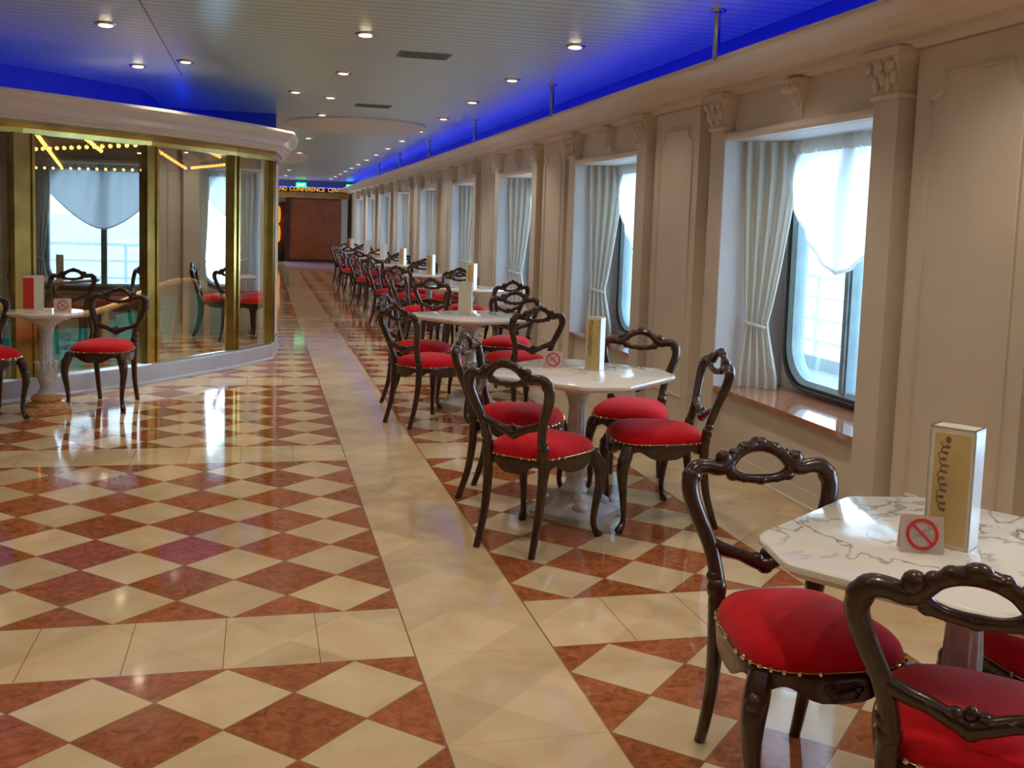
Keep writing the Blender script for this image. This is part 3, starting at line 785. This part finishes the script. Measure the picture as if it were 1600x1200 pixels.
for (cx, cy_, rx, ry, lab) in ((1.25, 14.3, .95, 1.15, 'large'), (.55, 23.0, .42, 2.2, 'narrow')):
    bm = bmesh.new()
    R = [[(cx+(rx-o)*cos(2*pi*q/40), cy_+(ry-o)*sin(2*pi*q/40), z) for q in range(40)] for o, z in ((0, CEIL), (0, CEIL-.02), (.04, CEIL-.035))]
    loops(bm, R); tag(link('ceiling_panel', bm, MT['beige']), '%s smooth beige oval panel set on the slatted ceiling' % lab, 'ceiling panel')
bm = bmesh.new(); box(bm, -.735, -.725, -5, 10.2, CEIL-.003, CEIL); struct('trim_seam', bm, MT['vent'])
# small smoke detector
r = empty('smoke_detector', (-.63, 8.3, CEIL)); tag(r, 'small white smoke detector on the ceiling left of the seam', 'smoke detector')
bpy.data.objects.remove(r)

# ---------------------------------------------------------------- chair
def lean(z): return -.215-.115*max(0, (z-.47))/.43
def seat_outline(s=1.0, n=44, dz=0):
    P = []
    for q in range(n):
        a = 2*pi*q/n; c, s_ = cos(a), sin(a); p = 2/3.6
        ux = math.copysign(abs(c)**p, c); uy = math.copysign(abs(s_)**p, s_)
        y = uy*.228*s
        w = .178+(.235-.178)*(uy*.5+.5)
        y += .018*(1-ux*ux)*(1 if uy > 0 else -.4)*abs(uy)*s
        P.append((ux*w*s, y))
    return P
def build_chair():
    root = empty('carved_chair')
    # cushion
    bm = bmesh.new(); R = []
    for s, z in ((.985, .437), (1.0, .45), (.995, .462), (.965, .478), (.90, .493), (.80, .505), (.66, .514), (.48, .521), (.28, .525), (.08, .526)):
        R.append([(x, y, z) for x, y in seat_outline(s)])
    loops(bm, R); cush = link('seat_cushion', bm, MT['velvet'], root, angle=180)
    # nails
    bm = bmesh.new(); O = seat_outline(1.012, 34)
    for x, y in O: blob(bm, (x, y, .446), .0078, u=6, v=4)
    tube(bm, [(x, y, .446, .0016) for x, y in O], 5, 1, closed=True)
    link('nail_trim', bm, MT['nail'], cush)
    # apron with scalloped lower edge
    bm = bmesh.new(); n = 88; O = seat_outline(1.01, n); I = seat_outline(.90, n)
    def zb(i):
        a = 2*pi*i/n; x, y = O[i]
        return .392-.016*cos(a*8)-.010*cos(a*4)
    R = [[(x, y, .440) for x, y in O], [(x*1.012, y*1.012, .425) for x, y in O], [(x, y, .412) for x, y in O], [(O[i][0]*1.004, O[i][1]*1.004, zb(i)) for i in range(n)], [(I[i][0], I[i][1], zb(i)) for i in range(n)], [(x, y, .440) for x, y in I]]
    R.append(R[0]); loops(bm, R, False, False)
    blob(bm, (0, .25, .395), .028, (1.6, .5, .9)); blob(bm, (.03, .248, .405), .018, (1.4, .6, 1)); blob(bm, (-.03, .248, .405), .018, (1.4, .6, 1))
    link('apron', bm, MT['wood'], root)
    for s in (-1, 1):
        bm = bmesh.new()
        tube(bm, [(s*.195, .19, .432, .030), (s*.207, .205, .39, .034), (s*.222, .222, .33, .032), (s*.222, .222, .26, .025), (s*.210, .212, .17, .019), (s*.203, .205, .09, .0155), (s*.208, .210, .045, .016), (s*.220, .226, .018, .021), (s*.222, .228, .0, .018)], 10, 4)
        blob(bm, (s*.222, .225, .365), .026, (1, 1, 1.3)); blob(bm, (s*.228, .236, .016), .016, (1, 1.2, .9))
        link('leg', bm, MT['wood'], root)
    for s in (-1, 1):
        bm = bmesh.new()
        tube(bm, [(s*.152, -.212, .46, .026), (s*.152, -.212, .40, .025), (s*.150, -.216, .31, .023), (s*.148, -.235, .18, .020), (s*.150, -.270, .06, .018), (s*.152, -.292, 0, .017)], 10, 4)
        link('leg', bm, MT['wood'], root)
    # backrest: stiles, shoulders, pierced crest, lower rail
    bm = bmesh.new()
    for s in (-1, 1):
        st = [(.152, .44, .026), (.150, .50, .024), (.153, .55, .022), (.168, .62, .0225), (.196, .69, .024), (.216, .75, .025), (.217, .795, .026), (.196, .828, .025), (.160, .832, .023), (.130, .826, .023), (.108, .832, .024), (.088, .850, .020)]
        tube(bm, [(s*x, lean(z), z, r) for x, z, r in st], 10, 4)
        for x, z, r, sc in ((.152, .495, .030, (1, .9, 1.25)), (.160, .528, .022, (1, 1, 1)), (.213, .805, .030, (1, .9, 1)), (.188, .838, .020, (1.3, 1, .8)), (.148, .842, .014, (1.4, 1, .8)),
                            (.112, .852, .027, (1, .8, 1)), (.100, .828, .022, (1, .9, 1)), (.078, .866, .019, (1, .9, 1)), (.045, .884, .021, (1.1, .9, .9)), (.086, .806, .018, (1.2, .9, 1)), (.05, .797, .014, (1.2, 1, 1)), (.02, .795, .012, (1.2, 1, 1))):
            blob(bm, (s*x, lean(z), z), r, sc)
        # lower rail
        lr = [(.172, .628, .018), (.150, .612, .021), (.115, .598, .020), (.080, .588, .019), (.045, .572, .020), (.018, .562, .022), (0, .558, .024)]
        tube(bm, [(s*x, lean(z), z, r) for x, z, r in lr], 9, 4)
        blob(bm, (s*.028, lean(.575)+.004, .575), .020, (1.2, 1, 1))
    blob(bm, (0, lean(.56), .556), .027, (1.1, .9, 1)); blob(bm, (0, lean(.585), .588), .014, (1, 1, 1.3))
    # crest ring
    U = [(-.088, .848, .020), (-.066, .868, .018), (-.035, .884, .019), (0, .890, .020), (.035, .884, .019), (.066, .868, .018), (.088, .848, .020)]
    tube(bm, [(x, lean(z), z, r) for x, z, r in U], 9, 4)
    Lo = [(-.10, .828, .018), (-.08, .808, .017), (-.045, .798, .014), (0, .795, .015), (.045, .798, .014), (.08, .808, .017), (.10, .828, .018)]
    tube(bm, [(x, lean(z), z, r) for x, z, r in Lo], 9, 4)
    blob(bm, (0, lean(.9), .900), .022, (1.3, .9, .8)); blob(bm, (0, lean(.795), .793), .018, (1.3, 1, .9))
    link('backrest', bm, MT['wood'], root)
    return root
chair0 = build_chair(); used = [False]
def chair(rc, f, label, group, s=1.0):
    """rc: floor point between the rear legs at the seat, f: facing direction"""
    fx, fy = f; l = sqrt(fx*fx+fy*fy); fx /= l; fy /= l
    o = copy_tree(chair0) if used[0] else chair0
    used[0] = True
    o.location = (rc[0]+fx*.215, rc[1]+fy*.215, 0); o.rotation_euler = (0, 0, atan2(-fx, fy))
    tag(o, label, 'chair', group)
    return o

# ---------------------------------------------------------------- table
def oct_ring(side, cut, inset, z, rnd=.03):
    h = side/2; c = cut
    base = [(h, h-c), (h-c, h), (-h+c, h), (-h, h-c), (-h, -h+c), (-h+c, -h), (h-c, -h), (h, -h+c)]
    P = []
    n = len(base)
    for i in range(n):
        p = Vector(base[i]); a = Vector(base[i-1]); b = Vector(base[(i+1) % n])
        d1 = (a-p).normalized()*rnd; d2 = (b-p).normalized()*rnd
        for t in (0, .25, .5, .75, 1):
            P.append((p+d1)*(1-t)**2+p*2*t*(1-t)+(p+d2)*t*t)
    k = (h-inset)/h
    return [(p.x*k, p.y*k, z) for p in P]
def build_table(side=.87, cut=.16, small=False):
    root = empty('cafe_table')
    bm = bmesh.new()
    loops(bm, [oct_ring(side, cut, o, z) for o, z in ((.05, .722), (.022, .724), (.016, .730), (.010, .737), (.001, .741), (0, .748), (.002, .756), (.008, .760))])
    link('tabletop', bm, MT['table'], root, angle=30)
    bm = bmesh.new(); lathe(bm, [(.05, .60), (.055, .63), (.075, .66), (.12, .69), (.17, .705), (.17, .722)], 24); link('capital', bm, MT['stone'], root)
    bm = bmesh.new(); lathe(bm, [(.058, .36), (.050, .38), (.046, .42), (.045, .50), (.043, .58), (.05, .60), (.052, .612)], 48, 12, .07, zr=(.39, .57)); link('column', bm, MT['stone'], root)
    bm = bmesh.new()
    lathe(bm, [(.060, .10), (.075, .13), (.055, .16), (.045, .19), (.06, .23), (.075, .28), (.070, .33), (.055, .355), (.065, .365), (.055, .375)], 24)
    for q in range(10):
        a = 2*pi*q/10
        blob(bm, (.064*cos(a), .064*sin(a), .345), .020, (.8, .8, 1.7)); blob(bm, (.074*cos(a), .074*sin(a), .372), .013)
    link('leaf_collar', bm, MT['stone'], root)
    bm = bmesh.new()
    if small:
        lathe(bm, [(.10, .08), (.115, .10), (.10, .125), (.06, .14)], 24)
        link('ring', bm, MT['amber'], root)
        bm = bmesh.new(); box(bm, -.17, .17, -.17, .17, 0, .045); lathe(bm, [(.15, .045), (.15, .06), (.10, .08)], 24)
        link('base', bm, MT['amber'], root, smooth=False)
    else:
        R = []
        for s_, z in ((.20, 0), (.20, .03), (.185, .04), (.17, .045), (.12, .07), (.085, .10), (.06, .11)):
            c = s_*.25
            R.append([(s_, s_-c, z), (s_-c, s_, z), (-s_+c, s_, z), (-s_, s_-c, z), (-s_, -s_+c, z), (-s_+c, -s_, z), (s_-c, -s_, z), (s_, -s_+c, z)])
        loops(bm, R)
        for q in range(4):
            a = pi/4+pi/2*q
            blob(bm, (.15*cos(a), .15*sin(a), .065), .045, (1, 1, .7)); blob(bm, (.10*cos(a), .10*sin(a), .10), .035, (1, 1, 1.1))
        link('base', bm, MT['stone'], root, angle=35)
    return root
table0 = build_table(); tused = [False]
def table(x, y, rot, label, group='octagonal marble cafe tables by the windows'):
    o = copy_tree(table0) if tused[0] else table0
    tused[0] = True
    o.location = (x, y, 0); o.rotation_euler = (0, 0, rot); tag(o, label, 'table', group)

# menu stand and sign builders
def menu(x, y, rot, label, kind='gold', h=.285, w=.085, d=.06, z=.761, group='menu stands on the tables'):
    r = empty('menu_stand', (x, y, z), rot); tag(r, label, 'menu', group)
    bm = bmesh.new()
    # open folded card: four thin walls with rounded edges
    t = .004
    box(bm, -w/2, w/2, -d/2, -d/2+t, 0, h); box(bm, -w/2, w/2, d/2-t, d/2, 0, h); box(bm, -w/2, -w/2+t, -d/2, d/2, 0, h); box(bm, w/2-t, w/2, -d/2, d/2, 0, h)
    box(bm, -w/2, w/2, -d/2, d/2, h-.004, h)
    link('card', bm, {'gold': MT['card'], 'white': MT['cardwhite'], 'red': MT['card'], 'beige': MT['card']}[kind], r, smooth=False)
    bm = bmesh.new()
    if kind == 'gold':
        box(bm, -w*.38, w*.42, -d/2-.001, -d/2+.001, h*.03, h*.95); gp = link('gold_panel', bm, MT['cardgold'], r, smooth=False)
        bm = bmesh.new()
        P = []
        for q in range(60):
            P.append((-w*.16+.010*sin(q*1.15)+.004*sin(q*.37), -d/2-.002, h*.30+h*.58*q/60+.006*cos(q*1.15), .0011))
        tube(bm, P, 5, 2); blob(bm, (-w*.08, -d/2-.0015, h*.9), .007, (1, .2, 1.2))
        link('script_lettering', bm, MT['ink'], gp)
        bm = bmesh.new(); box(bm, w/2-.0005, w/2+.001, -d*.46, d*.46, h*.01, h*.97); link('white_side', bm, MT['cardwhite'], r, smooth=False)
    elif kind == 'red':
        box(bm, -w*.5, w*.02, -d/2-.001, -d/2+.001, h*.04, h*.93); link('red_panel', bm, MT['redcard'], r, smooth=False)
    else:
        box(bm, -w*.4, w*.4, -d/2-.001, -d/2+.001, h*.05, h*.95); link('front_panel', bm, MT['card'] if kind == 'beige' else MT['cardwhite'], r, smooth=False)
    return r
def nosmoking(x, y, rot, label, w=.10, h=.088, z=.761):
    r = empty('no_smoking_sign', (x, y, z), rot); tag(r, label, 'sign')
    bm = bmesh.new(); d = .022
    for s in (-1, 1):
        v = [bm.verts.new(p) for p in ((-w/2, s*d, 0), (w/2, s*d, 0), (w/2, s*.002, h), (-w/2, s*.002, h))]; bm.faces.new(v)
    bmesh.ops.solidify(bm, geom=bm.faces[:], thickness=.002)
    tcd = link('tent_card', bm, MT['signcard'], r, smooth=False)
    tilt = Matrix.Translation((0, -d-.0005, 0)) @ Matrix.Rotation(-atan2(d-.002, h), 4, 'X')
    cz = h*.52; R_ = .034
    bm = bmesh.new()
    ring = [(R_*cos(2*pi*q/28), -.001, cz+R_*sin(2*pi*q/28), .0042) for q in range(28)]
    tube(bm, ring, 6, 1, closed=True, flat=.35)
    tube(bm, [(-R_*.68, -.0015, cz+R_*.68, .0036), (R_*.68, -.0015, cz-R_*.68, .0036)], 6, 1, flat=.35)
    for v in bm.verts: v.co = tilt @ v.co
    link('prohibition_mark', bm, MT['signred'], tcd)
    bm = bmesh.new(); box(bm, -.021, .014, -.001, .0003, cz-.006, cz); box(bm, .016, .021, -.001, .0003, cz-.006, cz)
    for q in range(3): blob(bm, (.004+q*.006, 0, cz+.007+.004*q), .004, (1.3, .2, .8), 8, 5)
    for v in bm.verts: v.co = tilt @ v.co
    link('cigarette_mark', bm, MT['grey'], tcd)
    return r

# ---------------------------------------------------------------- furniture placed in the room
table(1.70, 2.12, radians(35), 'nearest octagonal white marble table with dark veins, at the right edge')
chair((1.435, 2.63), (-.06, -1), 'carved dark chair with red seat, left of the nearest table, facing the camera', 'chairs at the nearest table')
chair((1.388, 1.69), (.68, .73), 'carved dark chair with its back to the camera in the bottom right corner', 'chairs at the nearest table')
chair((2.29, 2.14), (-1, .03), 'dark red chair seat seen beyond the nearest table pedestal at the right edge', 'chairs at the nearest table')
menu(1.675, 2.165, radians(-55), 'tall gold and white menu stand with script lettering on the nearest table', h=.298, w=.108, d=.075)
nosmoking(1.565, 2.13, radians(-22), 'no smoking sign on the nearest marble table')

table(1.63, 5.12, radians(42), 'octagonal marble table second from the camera')
chair((1.16, 4.565), (.72, .69), 'carved chair with bright red seat, back to the camera, at the second table', 'chairs at the second table')
chair((1.21, 5.58), (.88, -.47), 'chair with dark red seat on the far aisle side of the second table', 'chairs at the second table')
chair((2.22, 4.91), (-1, .12), 'chair with bright red seat seen from the side, right of the second table', 'chairs at the second table')
chair((2.22, 5.80), (-.45, -.89), 'chair with dark red seat facing the camera behind the second table by the wall', 'chairs at the second table')
menu(1.735, 5.18, radians(-45), 'tall gold and white menu stand on the second table', h=.285)
nosmoking(1.53, 5.27, radians(-10), 'no smoking sign on the second table')

table(1.70, 8.32, radians(30), 'octagonal marble table third from the camera')
chair((1.06, 7.56), (.87, .49), 'carved chair with red seat beside the pale floor strip, near side of the third table', 'chairs at the third table')
chair((1.12, 8.62), (.9, -.4), 'chair with dark seat on the aisle side behind the third table', 'chairs at the third table')
chair((2.25, 9.12), (-.4, -.9), 'chair facing the camera behind the third table, nearly hidden', 'chairs at the third table')
chair((2.03, 7.60), (-.25, .97), 'chair with bright red seat, back to the camera, right of the third table', 'chairs at the third table')
menu(1.665, 8.42, radians(-20), 'pale beige menu stand on the third table', 'beige', h=.265, w=.11)

FT = [(2.40, 11.9, 'fourth', 'gold'), (2.38, 14.8, 'fifth', 'gold'), (2.38, 17.9, 'sixth', 'gold'), (2.40, 21.0, 'seventh', 'white'), (2.38, 24.2, 'eighth', 'white'), (2.30, 27.6, 'ninth', 'red')]
rnd = random.Random(3)
for i, (x, y, o_, kd) in enumerate(FT):
    table(x, y, radians(rnd.uniform(25, 50)), 'octagonal marble table %s from the camera' % o_)
    for (dx, dy, fx, fy, nm) in ((-.52, -.66, .62, .78, 'near aisle side'), (-.72, .42, .88, -.45, 'far aisle side'), (.22, -.84, -.3, 1, 'near wall side'), (.02, .80, -.05, -1, 'far side')):
        if o_ == 'ninth' and 'aisle' in nm: continue
        if o_ == 'eighth':
            if nm == 'near wall side': continue
            dx *= .88
        chair((x+dx+rnd.uniform(-.04, .04), y+dy+rnd.uniform(-.05, .05)), (fx+rnd.uniform(-.15, .15), fy), 'carved chair with red seat on the %s of the %s table' % (nm, o_), 'chairs at the %s table' % o_)
    lab = {'gold': 'gold and white menu stand on the %s table' % o_, 'white': 'white menu stand on the %s table' % o_, 'red': 'red fronted menu stand on the %s table' % o_}[kd]
    menu(x+.03, y+.05, radians(-42 if kd == 'gold' else -60), lab, kd, h=.285 if kd != 'red' else .25, w=.10 if kd == 'gold' else .14, d=.08)

# the small table by the glass partition
t2 = build_table(.53, .15, small=True); t2.location = (-1.56, 8.28, 0); t2.rotation_euler = (0, 0, radians(10)); tag(t2, 'small marble table with amber stone base beside the curved glass partition', 'table')
chair((-1.13, 8.72), (-.22, -.97), 'carved chair with dark red seat right of the small table at the glass partition', 'chairs at the glass partition')
chair((-2.03, 8.28), (.42, -.9), 'carved chair with red seat at the left edge by the glass partition', 'chairs at the glass partition')
menu(-1.66, 8.36, radians(8), 'red and beige menu stand on the small table by the glass', 'red', h=.26, w=.14, d=.06)
nosmoking(-1.43, 8.20, radians(12), 'no smoking sign on the small table by the glass partition', w=.12, h=.10)

# lounge downlights behind the glass, the last three added to light the balustrade
for i, (x, y, lab) in enumerate(((-3.13, 18.06, 'left of the two nearer'), (-2.44, 17.45, 'right of the two nearer'), (-2.54, 23.5, 'left of the two farther'), (-1.52, 22.4, 'right of the two farther'),
                       (-2.0, 9.84, 'added to light the left end of the balustrade'), (-1.34, 10.63, 'added to light the middle of the balustrade'), (-.87, 11.3, 'added to light the right end of the balustrade'))):
    o = copy_tree(dl[True]); o.location = (x, y, CEIL-.01 if i < 4 else 2.36); tag(o, 'white lounge ceiling spot, %s' % lab, 'ceiling light', 'lounge ceiling spots')
    for ch in o.children:
        if ch.type == 'LIGHT': ch.data = ch.data.copy(); ch.data.energy = 130 if i > 3 else 40; ch.data.color = (1, .9, .78)

# number the setting's trims
for o in list(COL.objects):
    if o.name.startswith('trim_') and o.parent is None and not o.name[5:].isdigit():
        o.name = 'trim_%d' % tn; tn += 1
